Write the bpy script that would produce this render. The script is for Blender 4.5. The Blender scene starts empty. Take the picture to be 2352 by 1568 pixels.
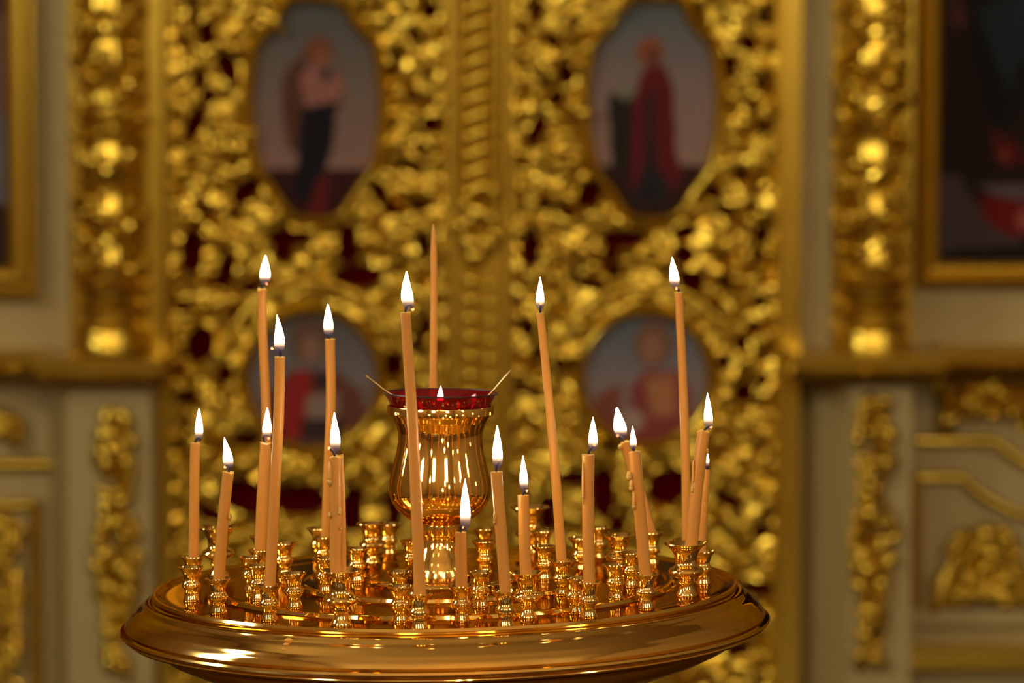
import bpy, math, random
from mathutils import Vector, Matrix, noise
C = bpy.context.scene
COL = C.collection
PI = math.pi
rnd = random.Random(7)

# ------------------------------------------------------------------ camera
FPX = 110 / 36 * 2352
PITCH = math.radians(3.54)
CAM = Vector((0.0439, -2.033, 1.286))
cd = bpy.data.cameras.new('camera'); cam = bpy.data.objects.new('camera', cd); COL.objects.link(cam)
cam.location = CAM; cam.rotation_euler = (PI/2 - PITCH, 0, 0)
cd.lens = 110; cd.sensor_width = 36; cd.clip_start = 0.05
cd.dof.use_dof = True; cd.dof.focus_distance = 1.945; cd.dof.aperture_fstop = 7.6
C.camera = cam
F = Vector((0, math.cos(PITCH), -math.sin(PITCH)))
U = Vector((0, math.sin(PITCH), math.cos(PITCH)))
def ray(px, py):
    return (F + Vector((1, 0, 0)) * ((px - 1176) / FPX) - U * ((py - 784) / FPX))
def atY(px, py, Y):
    d = ray(px, py); return CAM + d * ((Y - CAM.y) / d.y)
YW = 3.87                                    # plane of the icon screen
def W(px, py, Y=YW):                         # rectilinear measure on the screen wall
    S = Y - CAM.y
    ang = PITCH + math.atan((py - 784) / FPX)
    return Vector((CAM.x + (px - 1176) / FPX * S / math.cos(PITCH), Y, CAM.z - S * math.tan(ang)))
PX = (YW - CAM.y) / FPX                      # metres per pixel on the wall

# ------------------------------------------------------------------ mesh helpers
class MB:
    def __init__(s): s.v = []; s.f = []
    def add(s, vs, fs):
        k = len(s.v); s.v += [tuple(x) for x in vs]; s.f += [tuple(i + k for i in f) for f in fs]
    def lathe(s, prof, n=48, o=(0, 0, 0), mat=None):
        vs = []; fs = []; m = len(prof)
        for i in range(n):
            a = 2 * PI * i / n
            for r, z in prof:
                p = Vector((r * math.cos(a), r * math.sin(a), z))
                if mat: p = mat @ p
                vs.append(p + Vector(o))
        for i in range(n):
            j = (i + 1) % n
            for k in range(m - 1):
                fs.append((i * m + k, j * m + k, j * m + k + 1, i * m + k + 1))
        s.add(vs, fs)
    def tube(s, pts, rads, n=16, squash=1.0, nrm=None, cap=True):
        pts = [Vector(p) for p in pts]; m = len(pts); vs = []; fs = []
        ref = Vector(nrm) if nrm else Vector((0, 1, 0))
        for i, p in enumerate(pts):
            t = (pts[min(i + 1, m - 1)] - pts[max(i - 1, 0)]).normalized()
            a = ref.cross(t)
            if a.length < 1e-4: a = Vector((1, 0, 0)).cross(t)
            a.normalize(); b = t.cross(a).normalized()
            for k in range(n):
                th = 2 * PI * k / n
                vs.append(p + a * math.cos(th) * rads[i] + b * math.sin(th) * rads[i] * squash)
        for i in range(m - 1):
            for k in range(n):
                l = (k + 1) % n
                fs.append((i * n + k, i * n + l, (i + 1) * n + l, (i + 1) * n + k))
        if cap:
            fs.append(tuple(range(n - 1, -1, -1))); fs.append(tuple((m - 1) * n + k for k in range(n)))
        s.add(vs, fs)
    def loop(s, pts, prof):
        """closed moulding: prof = (outward, toward viewer) pairs swept round a loop in the XZ plane"""
        m = len(pts); q = len(prof); vs = []; fs = []
        cx = sum(p.x for p in pts) / m; cz = sum(p.z for p in pts) / m
        for i, p in enumerate(pts):
            t = (pts[(i + 1) % m] - pts[i - 1]); nn = Vector((t.z, 0, -t.x)).normalized()
            if nn.dot(p - Vector((cx, p.y, cz))) < 0: nn = -nn
            for o, d in prof: vs.append(p + nn * o + Vector((0, -d, 0)))
        for i in range(m):
            j = (i + 1) % m
            for k in range(q):
                l = (k + 1) % q
                fs.append((i * q + k, j * q + k, j * q + l, i * q + l))
        s.add(vs, fs)
    def box(s, a, b):
        x0, y0, z0 = a; x1, y1, z1 = b
        x0, x1 = min(x0, x1), max(x0, x1); y0, y1 = min(y0, y1), max(y0, y1); z0, z1 = min(z0, z1), max(z0, z1)
        s.add([(x0, y0, z0), (x1, y0, z0), (x1, y1, z0), (x0, y1, z0), (x0, y0, z1), (x1, y0, z1), (x1, y1, z1), (x0, y1, z1)],
              [(3, 2, 1, 0), (4, 5, 6, 7), (0, 1, 5, 4), (1, 2, 6, 5), (2, 3, 7, 6), (3, 0, 4, 7)])
    def prism(s, pts, dirv):
        n = len(pts); d = Vector(dirv)
        s.add([Vector(p) for p in pts] + [Vector(p) + d for p in pts],
              [tuple(range(n)), tuple(range(2 * n - 1, n - 1, -1))] + [(i, i + n, (i + 1) % n + n, (i + 1) % n) for i in range(n)])
    def blob(s, c, r, n=10, m=7, rot=0.0):
        """ellipsoid; r = (rx, ry, rz), rot turns it in the XZ plane"""
        c = Vector(c); R = Matrix.Rotation(rot, 3, 'Y'); vs = [c + R @ Vector((0, 0, r[2]))]; fs = []
        for i in range(1, m):
            ph = PI * i / m
            for k in range(n):
                th = 2 * PI * k / n
                vs.append(c + R @ Vector((r[0] * math.sin(ph) * math.cos(th), r[1] * math.sin(ph) * math.sin(th), r[2] * math.cos(ph))))
        vs.append(c + R @ Vector((0, 0, -r[2])))
        for k in range(n): fs.append((0, 1 + k, 1 + (k + 1) % n))
        for i in range(m - 2):
            for k in range(n):
                l = (k + 1) % n; fs.append((1 + i * n + k, 1 + (i + 1) * n + k, 1 + (i + 1) * n + l, 1 + i * n + l))
        e = len(vs) - 1; b = 1 + (m - 2) * n
        for k in range(n): fs.append((e, b + (k + 1) % n, b + k))
        s.add(vs, fs)
    def build(s, name, mat, parent=None, smooth=True, loc=None):
        me = bpy.data.meshes.new(name); vv = s.v
        if loc is not None: vv = [tuple(Vector(p) - Vector(loc)) for p in vv]
        me.from_pydata(vv, [], s.f); me.validate(); me.update()
        o = bpy.data.objects.new(name, me); COL.objects.link(o)
        if mat: me.materials.append(mat)
        if smooth:
            for p in me.polygons: p.use_smooth = True
            try: me.set_sharp_from_angle(angle=math.radians(42))
            except Exception: pass
        if loc is not None: o.location = loc
        if parent: o.parent = parent
        return o
def empty(name, loc=(0, 0, 0)):
    o = bpy.data.objects.new(name, None); o.empty_display_size = .05; COL.objects.link(o); o.location = loc; return o
def tag(o, label, cat, group=None):
    o['label'] = label; o['category'] = cat; o['kind'] = 'thing'
    if group: o['group'] = group
    return o
def struct(o, label=None):
    o['kind'] = 'structure'
    if label: o['label'] = label
    return o

# ------------------------------------------------------------------ materials
def lin(c): return tuple(((x / 255) / 12.92 if x / 255 <= .04045 else ((x / 255 + .055) / 1.055) ** 2.4) for x in c)
def mat(name, col, rough=.5, metal=0., **kw):
    m = bpy.data.materials.new(name); m.use_nodes = True
    b = m.node_tree.nodes['Principled BSDF']
    b.inputs['Base Color'].default_value = (*col, 1); b.inputs['Roughness'].default_value = rough; b.inputs['Metallic'].default_value = metal
    for k, v in kw.items(): b.inputs[k.replace('_', ' ')].default_value = v
    return m
def noisy(m, scale, amt_col=0., amt_rough=0., bump=0., dist=.001, col2=None, detail=3, mapping=None):
    nt = m.node_tree; b = nt.nodes['Principled BSDF']
    tc = nt.nodes.new('ShaderNodeTexCoord'); n = nt.nodes.new('ShaderNodeTexNoise')
    n.inputs['Scale'].default_value = scale; n.inputs['Detail'].default_value = detail
    nt.links.new(tc.outputs['Object'], n.inputs['Vector'])
    if amt_col:
        r = nt.nodes.new('ShaderNodeMix'); r.data_type = 'RGBA'
        c = b.inputs['Base Color'].default_value[:]
        r.inputs['A'].default_value = c
        r.inputs['B'].default_value = (*col2, 1) if col2 else tuple(x * (1 - amt_col) for x in c[:3]) + (1,)
        nt.links.new(n.outputs['Fac'], r.inputs['Factor']); nt.links.new(r.outputs['Result'], b.inputs['Base Color'])
    if amt_rough:
        mr = nt.nodes.new('ShaderNodeMapRange'); base = b.inputs['Roughness'].default_value
        mr.inputs['From Min'].default_value = .4; mr.inputs['From Max'].default_value = .75
        mr.inputs['To Min'].default_value = base; mr.inputs['To Max'].default_value = base + amt_rough
        nt.links.new(n.outputs['Fac'], mr.inputs['Value']); nt.links.new(mr.outputs['Result'], b.inputs['Roughness'])
    if bump:
        bp = nt.nodes.new('ShaderNodeBump'); bp.inputs['Strength'].default_value = bump; bp.inputs['Distance'].default_value = dist
        nt.links.new(n.outputs['Fac'], bp.inputs['Height']); nt.links.new(bp.outputs['Normal'], b.inputs['Normal'])
    return m
BRASS = noisy(mat('polished_brass', (.95, .62, .17), .055, 1., Specular_Tint=(.48, .31, .13, 1)), 18, amt_rough=.07, bump=.05, dist=.0012)
CUPBR = noisy(mat('cup_brass', (.95, .64, .19), .05, 1., Specular_Tint=(.8, .55, .25, 1)), 260, amt_rough=.05, bump=.18, dist=.0006, detail=1)
GOLD = noisy(mat('gilded_carving', (.76, .50, .055), .19, 1.), 30, amt_col=.25, bump=.2, dist=.004)
GOLD2 = noisy(mat('gilded_moulding', (.75, .50, .055), .25, 1.), 9, amt_col=.18, bump=.1, dist=.004)
RED = mat('crimson_cloth', lin((84, 4, 2)), .95, Specular_IOR_Level=.05)
CREAM = noisy(mat('cream_paint', (.49, .38, .13), .55), 3, amt_col=.12)
WAX = mat('beeswax', (.70, .32, .055), .34)
b = WAX.node_tree.nodes['Principled BSDF']
b.inputs['Subsurface Weight'].default_value = .55; b.inputs['Subsurface Radius'].default_value = (1, .5, .2); b.inputs['Subsurface Scale'].default_value = .005
noisy(WAX, 90, amt_col=.10, bump=.12, dist=.0008)
DRIP = mat('pale_wax_drip', (.80, .40, .08), .3, Subsurface_Weight=.5); DRIP.node_tree.nodes['Principled BSDF'].inputs['Subsurface Scale'].default_value = .004
WICK = mat('burnt_wick', (.02, .015, .015), .9)
def emis(name, col, s):
    m = bpy.data.materials.new(name); m.use_nodes = True; nt = m.node_tree; nt.nodes.clear()
    e = nt.nodes.new('ShaderNodeEmission'); o = nt.nodes.new('ShaderNodeOutputMaterial')
    e.inputs['Color'].default_value = (*col, 1); e.inputs['Strength'].default_value = s
    nt.links.new(e.outputs[0], o.inputs[0]); return m
EMBER = emis('glowing_ember', (1, .25, .08), 3.5)
DAY = emis('daylight_pane', (1, .97, .92), 15.0)
def flame_mat():
    m = bpy.data.materials.new('candle_flame'); m.use_nodes = True; nt = m.node_tree; nt.nodes.clear()
    N = nt.nodes.new; L = nt.links.new
    tc = N('ShaderNodeTexCoord'); sp = N('ShaderNodeSeparateXYZ'); L(tc.outputs['Generated'], sp.inputs[0])
    r = N('ShaderNodeValToRGB'); L(sp.outputs['Z'], r.inputs[0]); e = r.color_ramp.elements
    e[0].position = 0; e[0].color = (.06, .06, .22, 1); e[1].position = 1; e[1].color = (1, .83, .55, 1)
    x = e.new(.10); x.color = (.16, .11, .24, 1)
    x = e.new(.21); x.color = (.70, .38, .24, 1)
    x = e.new(.30); x.color = (1, .77, .46, 1)
    s = N('ShaderNodeValToRGB'); L(sp.outputs['Z'], s.inputs[0]); e = s.color_ramp.elements
    e[0].position = 0; e[0].color = (.006,) * 3 + (1,); e[1].position = .50; e[1].color = (1, 1, 1, 1)
    x = e.new(.11); x.color = (.008,) * 3 + (1,)
    x = e.new(.20); x.color = (.014,) * 3 + (1,)
    x = e.new(.27); x.color = (.035,) * 3 + (1,)
    x = e.new(.34); x.color = (.16,) * 3 + (1,)
    mu = N('ShaderNodeMath'); mu.operation = 'MULTIPLY'; mu.inputs[1].default_value = 42
    L(s.outputs[0], mu.inputs[0])
    lw = N('ShaderNodeLayerWeight'); lw.inputs['Blend'].default_value = .5
    er = N('ShaderNodeValToRGB'); L(lw.outputs['Facing'], er.inputs[0]); e = er.color_ramp.elements
    e[0].position = .72; e[0].color = (1, 1, 1, 1); e[1].position = .95; e[1].color = (.035, .022, .012, 1)
    cm = N('ShaderNodeMix'); cm.data_type = 'RGBA'; cm.blend_type = 'MULTIPLY'; cm.inputs['Factor'].default_value = 1
    L(r.outputs[0], cm.inputs['A']); L(er.outputs[0], cm.inputs['B'])
    em = N('ShaderNodeEmission'); L(cm.outputs['Result'], em.inputs[0]); L(mu.outputs[0], em.inputs[1])
    tr = N('ShaderNodeBsdfTransparent'); mx = N('ShaderNodeMixShader')
    t = N('ShaderNodeValToRGB'); L(sp.outputs['Z'], t.inputs[0]); e = t.color_ramp.elements
    e[0].position = .0; e[0].color = (.2,) * 3 + (1,); e[1].position = .34; e[1].color = (1, 1, 1, 1)
    x = e.new(.13); x.color = (.3,) * 3 + (1,)
    L(t.outputs[0], mx.inputs[0]); L(tr.outputs[0], mx.inputs[1]); L(em.outputs[0], mx.inputs[2])
    o = N('ShaderNodeOutputMaterial'); L(mx.outputs[0], o.inputs[0]); return m
FLAME = flame_mat()
REDGL = mat('ruby_glass', (.42, .002, .012), .02, IOR=1.5, Transmission_Weight=.85)
OIL = mat('lamp_oil', (.25, .03, .01), .05)
def paint_mat():
    m = mat('icon_paint', (.5, .5, .5), .6, Specular_IOR_Level=.12); nt = m.node_tree
    a = nt.nodes.new('ShaderNodeVertexColor'); a.layer_name = 'paint'
    n = nt.nodes.new('ShaderNodeTexNoise'); n.inputs['Scale'].default_value = 25
    h = nt.nodes.new('ShaderNodeMix'); h.data_type = 'RGBA'; h.blend_type = 'MULTIPLY'; h.inputs['Factor'].default_value = .35
    nt.links.new(a.outputs[0], h.inputs['A']); nt.links.new(n.outputs['Color'], h.inputs['B'])
    nt.links.new(h.outputs['Result'], nt.nodes['Principled BSDF'].inputs['Base Color']); return m
PAINT = paint_mat()

# ------------------------------------------------------------------ candle stand
O = Vector((0, 0, 1.0)); TILT = Matrix.Rotation(math.radians(-1.1), 3, 'Y'); TI = TILT.inverted()
def tier(r): return .0075 if r < .050 else .005 if r < .095 else .0025 if r < .148 else 0.
def cup_base(px, py, H):
    c = TI @ (CAM - O); d = TI @ ray(px, py); z = 0.
    for _ in range(4):
        k = (z + H - c.z) / d.z; p = c + d * k; z = tier(math.hypot(p.x, p.y))
    return Vector((p.x, p.y, z))
stand = empty('candle_stand', O); stand.rotation_euler = (0, math.radians(-1.1), 0)
tag(stand, 'round polished brass candle stand crowded with small candle cups around a central lamp holder', 'candle stand')
mm = .001
def P(l): return [(r * mm, z * mm) for r, z in l]
def ripple(pr, step=1.1, amp=.028):
    out = [pr[0]]; q = random.Random(3)
    for (r0, z0), (r1, z1) in zip(pr, pr[1:]):
        L_ = math.hypot(r1 - r0, z1 - z0); n = max(1, int(L_ / (step * mm)))
        for k in range(1, n + 1):
            t = k / n; d = q.uniform(-amp, amp) * mm if k < n else 0
            out.append((r0 + (r1 - r0) * t + d * (z0 - z1) / max(L_, 1e-9), z0 + (z1 - z0) * t + d * (r1 - r0) / max(L_, 1e-9)))
    return out
tray = MB()
tray.lathe(ripple(P([(0.01, 7.5), (47, 7.5), (49, 7.9), (50.6, 7.2), (51.5, 5.4), (53, 5), (92, 5), (94, 5.5), (95.8, 4.9), (96.6, 2.9), (98, 2.5), (144.5, 2.5),
              (146.8, 3.1), (148.8, 2.4), (149.6, .4), (151, 0), (182, 0), (185, .3), (188, 1.3), (190, 1.1), (191, -.6), (190.4, -2.4)]), 2.2, .012), 200)
tray.build('tray', BRASS, stand)
rim = MB()
rim.lathe(ripple(P([(190.4, -2.4), (191.4, -3.4), (193.8, -3.6), (195.4, -4.8), (196.2, -6.6), (199.8, -8.8), (204, -12.6), (207.4, -17), (208.8, -19.6), (208.4, -20.6), (209.4, -21),
             (211.2, -21.6), (211.9, -23), (211, -24.4), (208.6, -25), (207.6, -25.6), (208.2, -27), (206.6, -28.4), (203, -29.2), (196, -31), (191, -33.5)])), 200)
rim.build('rim_moulding', BRASS, stand)
bowl = MB()
bowl.lathe(P([(191, -33.5), (186, -38), (172, -45), (150, -53), (118, -62), (80, -70), (50, -77), (34, -84), (30, -92)]), 140)
bowl.build('underside_bowl', BRASS, stand)
post = MB()
post.lathe(P([(30, -92), (36, -97), (30, -103), (20, -112), (17, -200), (17, -470), (24, -480), (30, -500), (24, -520), (17, -530), (18, -900), (30, -930), (70, -950), (130, -970), (150, -985), (150, -994), (0.01, -994)]), 48)
post.build('post', BRASS, stand)
sp_ = MB(); d_ = TI @ (atY(628, 1462, -.19) - O); a_ = math.atan2(d_.y, d_.x)
for rr_, zz_, q_ in ((196.5, -6.2, 2.6), (199.5, -8.3, 1.9), (202.5, -10.8, 1.3)):
    sp_.blob((rr_ * mm * math.cos(a_), rr_ * mm * math.sin(a_), zz_ * mm), (q_ * mm, .5 * q_ * mm, .5 * q_ * mm), 12, 8)
sp_.build('wax_spot', DRIP, stand)['label'] = 'small spill of wax on the rim'
# cups ---------------------------------------------------------------
def prof_small(H, R):
    p = [(0, 5.1), (.03, 5.3), (.09, 4.8), (.17, 4.2), (.25, 4.0), (.32, 4.3), (.37, 5.1), (.42, 5.9), (.47, 6.15), (.52, 5.9), (.57, 5.0), (.61, 4.55), (.66, 4.6), (.75, 5.0), (.84, 5.7), (.91, 6.8), (.96, 7.9), (.98, 8.2), (1., 8.1)]
    k = R / 8.2
    out = [(r * (k if t > .7 else 1) , t * H) for t, r in p]
    out = [(.05, 0)] + out
    inn = [(7.2 * k, .97 * H), (5.9 * k, .91 * H), (4.7, .83 * H), (4.25, .74 * H), (4.2, .62 * H), (.05, .60 * H)]
    return out + inn
def prof_large(H, R):
    p = [(0, 6.2), (.03, 6.3), (.08, 5.4), (.15, 4.0), (.21, 3.8), (.24, 5.0), (.27, 5.2), (.30, 4.4), (.33, 4.6), (.37, 7.2), (.42, 9.4), (.47, 10.2), (.52, 9.6), (.56, 7.4), (.60, 6.2), (.66, 6.0), (.76, 6.5), (.86, 7.9), (.93, 9.8), (.965, 11.6), (.985, 12.2), (1., 12.0)]
    k = R / 11.4
    out = [(.05, 0)] + [(r * k, t * H) for t, r in p]
    inn = [(11 * k, .975 * H), (8.6 * k, .92 * H), (6.4 * k, .84 * H), (4.9 * k, .76 * H), (4.3, .70 * H), (4.2, .60 * H), (.05, .58 * H)]
    return out + inn
_cache = {}
def cup(kind, px, py, R=None, lab=None):
    H0 = {'s': 22., 'm': 28., 'l': 34.}[kind]
    b0 = cup_base(px, py, H0 * mm)
    R = (R * 1.1 if kind == 's' else R) if R else {'s': 8.2, 'm': 10., 'l': 12.3}[kind]
    key = (kind, R)
    if key not in _cache:
        m = MB(); m.lathe(P((prof_small if kind == 's' else prof_large)(H0, R)), 36)
        o = m.build('candle_cup', CUPBR, stand); _cache[key] = o
    else:
        o = _cache[key].copy(); COL.objects.link(o); o.parent = stand
    o.location = b0; o.rotation_euler = (0, 0, rnd.uniform(0, 6))
    if kind == 'l': o['label'] = 'wide mouthed taller candle cup'
    return dict(b=b0, H=H0 * mm, R=R * mm, o=o, px=px, py=py)
CUPS = {}
for nm, k, x, y, R in [
    ('A', 'l', 500, 1209, 12.6), ('B', 's', 443, 1277, None), ('C', 's', 438, 1301, None), ('D', 's', 500, 1327, None),
    ('E', 's', 600, 1229, None), ('F', 's', 597, 1262, None), ('G', 's', 577, 1278, None), ('G2', 's', 593, 1297, None), ('H', 's', 652, 1246, 8.2),
    ('I', 's', 617, 1342, None), ('J', 's', 674, 1315, None), ('K', 'l', 781, 1308, 12.2), ('L', 's', 744, 1232, None), ('M', 's', 733, 1212, 8.),
    ('N', 's', 746, 1280, None), ('O', 's', 819, 1258, 7.8), ('P', 'm', 854, 1200, 10.2), ('Q', 's', 893, 1202, 8.4), ('R', 's', 946, 1240, None),
    ('S', 's', 916, 1311, None), ('S2', 's', 918, 1335, None), ('T', 's', 962, 1361, None), ('U', 's', 1059, 1334, None), ('V', 's', 1102, 1312, None),
    ('W', 's', 1113, 1213, None), ('W2', 's', 1112, 1241, None), ('X', 's', 1160, 1355, None), ('Y', 'm', 1210, 1304, 10.2), ('Z', 'l', 1218, 1163, 12.9),
    ('AA', 's', 1246, 1218, None), ('AB', 's', 1249, 1253, None), ('AC', 's', 1291, 1277, None), ('AD', 's', 1321, 1316, None), ('AE', 's', 1351, 1335, None),
    ('AF', 's', 1334, 1234, None), ('AG', 's', 1374, 1210, 7.8), ('AH', 'm', 1421, 1227, 10.2), ('AI', 's', 1450, 1268, 7.8),
    ('AJ', 's', 1413, 1295, 7.8), ('AK', 's', 1483, 1317, None), ('AL', 's', 1496, 1222, None), ('AM', 'l', 1575, 1246, 12.7),
    ('AN', 's', 1614, 1265, None), ('AO', 's', 1573, 1238, None), ('AP', 's', 988, 1215, None)]:
    CUPS[nm] = cup(k, x, y, R)
# push apart cups whose estimated depths collide
for _ in range(30):
    ks = list(CUPS)
    for i, a in enumerate(ks):
        for c_ in ks[i + 1:]:
            A, B_ = CUPS[a], CUPS[c_]; d = (B_['b'] - A['b']).xy; need = (A['R'] + B_['R']) * .97
            if 1e-6 < d.length < need:
                s = 1 if d.y >= 0 else -1; dy = math.sqrt(max(need ** 2 - d.x ** 2, 0)) - abs(d.y); dy = min(dy, .002)
                A['b'].y -= s * dy / 2; B_['b'].y += s * dy / 2
for k, c_ in CUPS.items():
    c_['b'].z = tier(math.hypot(c_['b'].x, c_['b'].y)) ; c_['o'].location = c_['b']
def cupw(nm, h=1.0):
    c_ = CUPS[nm]; return O + TILT @ (c_['b'] + Vector((0, 0, c_['H'] * h)))
# lamp holder --------------------------------------------------------
LROT = Matrix.Rotation(math.radians(.5), 3, 'Y'); LB = O + TILT @ Vector((0, 0, .0075))
def zpx(y, base=1352.): return None
# height of a pixel row on the lamp axis
def hy(y): return atY(1012, y, 0).z - LB.z
def lp(l): return [(w / 3.5 * mm, hy(y)) for w, y in l]
def lampobj(name, prof, m_, n=96):
    mb = MB(); mb.lathe(prof, n); o = mb.build(name, m_, stand)
    o.location = (-.0035, 0, .0075); o.rotation_euler = (0, math.radians(1.6), 0); return o
foot = [(.05, hy(1377)), (84 / 3.5 * mm, 0.0)] + lp([(84, 1371), (80, 1367), (82, 1363), (80, 1359), (78, 1352), (79, 1347), (77, 1343), (76, 1330), (74, 1315), (68, 1298), (57, 1280), (46, 1262), (40, 1245), (38, 1235), (40, 1230), (45, 1228), (47, 1222), (47, 1205), (46, 1201), (44, 1199)])
foot[0] = (.0002, 0.0)
o = lampobj('lamp_holder_foot', foot, BRASS)
bw = lp([(44, 1199), (60, 1196), (80, 1186), (98, 1170), (110, 1153), (115.5, 1138), (117, 1120), (115.5, 1105), (111, 1085), (105, 1060), (99, 1035), (96, 1010), (97, 992), (101, 975), (108, 962), (112, 955), (114, 951), (121.5, 950), (121.7, 949), (121.7, 932), (121, 931), (117, 930.7), (112, 950), (100, 980), (94, 1005), (98, 1040), (109, 1090), (113, 1125), (100, 1165), (70, 1188), (1, 1192)])
o = lampobj('lamp_holder_bowl', bw, BRASS)
# red glass cup, wick float, oil flame: each rests in the holder -----------------
LW = Vector((-.0035, 0, .0075)); LM = TILT @ Matrix.Rotation(math.radians(1.6), 3, 'Y')
def lampworld(v): return O + TILT @ LW + LM @ Vector(v)
def lampthing(name, prof, m_, n=96):
    mb = MB(); mb.lathe(prof, n); o = mb.build(name, m_); o.location = O + TILT @ LW; o.rotation_euler = LM.to_euler(); return o
gl = lp([(.1, 1150), (50, 1150), (70, 1130), (82, 1080), (88, 1020), (96, 985), (107, 955), (113, 935), (119, 920), (127, 907), (130, 903), (129.5, 901.5), (127, 902), (122, 909), (115, 921), (109, 934), (103, 955), (92, 985), (84, 1020), (78, 1080), (66, 1126), (48, 1145), (.1, 1145)])
glass = tag(lampthing('lamp_glass', gl, REDGL), 'ruby red glass oil lamp cup sitting in the central brass holder', 'lamp glass')
oil = MB(); oil.lathe(lp([(.1, 972), (94, 972), (90, 1000), (.1, 1010)]), 48)
oo = oil.build('lamp_oil', OIL, glass)
gb = MB(); pts = [(129.5 / 3.5 * mm * math.cos(a), 129.5 / 3.5 * mm * math.sin(a), hy(902.3)) for a in [2 * PI * i / 64 for i in range(65)]]
gb.tube(pts, [.0006] * 65, 8, nrm=(0, 0, 1), cap=False); gb.build('glass_rim', mat('dark_glass_edge', (.03, .004, .006), .35), glass)
fl_ = empty('wick_float', lampworld((0, 0, hy(950)))); tag(fl_, 'gold wire wick float with two straight arms reaching over the red glass rim', 'wick float')
WIRE = mat('gold_wire', (.85, .6, .25), .25, 1.)
def wire(pts, r, name, m_=WIRE, parent=fl_):
    mb = MB(); mb.tube(pts, r, 8); return mb.build(name, m_, parent, loc=None)
for pp in [[(840, 862), (852, 871), (868, 883), (884, 896), (900, 906), (960, 934), (1003, 945)], [(1175, 849), (1165, 860), (1150, 876), (1135, 894), (1122, 908), (1070, 934), (1022, 945)]]:
    ws = [atY(x, y, 0) - fl_.location for x, y in pp]
    sgn = -1 if pp[0][0] < 1000 else 1
    w_ = wire(ws, [.0007, .0004, .0005, .0004, .0005, .0005, .0005] if sgn < 0 else [.0005, .0012, .0006, .0007, .0007, .0006, .0006], 'wire_arm')
mb = MB(); mb.lathe([(.0001, .004), (.003, .004), (.0045, .002), (.0045, -.004), (.0001, -.004)], 20, o=(0, 0, -.002)); mb.build('wick_tube', WIRE, fl_)

# candles ------------------------------------------------------------
def spline(pts, n):
    out = []
    for i in range(len(pts) - 1):
        p0 = pts[max(i - 1, 0)]; p1 = pts[i]; p2 = pts[i + 1]; p3 = pts[min(i + 2, len(pts) - 1)]
        for k in range(n):
            t = k / n
            out.append(.5 * ((2 * p1) + (p2 - p0) * t + (2 * p0 - 5 * p1 + 4 * p2 - p3) * t * t + (3 * p1 - p0 - 3 * p2 + p3) * t ** 3))
    out.append(pts[-1]); return out
def flame(tip, base, w, Y, parent, org, name='flame', bend=0., depth=None):
    pxm = (Y - CAM.y) / FPX
    a = atY(*base, Y); c_ = atY(*tip, Y); m = MB(); ax = c_ - a; side = Vector((1, 0, 0))
    pr = [(0, .12), (.025, .40), (.07, .68), (.13, .88), (.21, .99), (.30, 1.), (.42, .92), (.55, .77), (.68, .58), (.80, .38), (.90, .20), (.965, .08), (1, .01)]
    n = 20; vs = []; fs = []
    for t, r in pr:
        ctr = a + ax * t + side * (bend * w * pxm * math.sin(PI * t))
        for k in range(n):
            th = 2 * PI * k / n; vs.append(ctr + Vector((math.cos(th), math.sin(th), 0)) * r * w / 2 * pxm)
    for i in range(len(pr) - 1):
        for k in range(n):
            l = (k + 1) % n; fs.append((i * n + k, i * n + l, (i + 1) * n + l, (i + 1) * n + k))
    m.add(vs, fs); o = m.build(name, FLAME, None)
    for v in o.data.vertices: v.co = v.co - org
    o.parent = parent; return o
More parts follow.
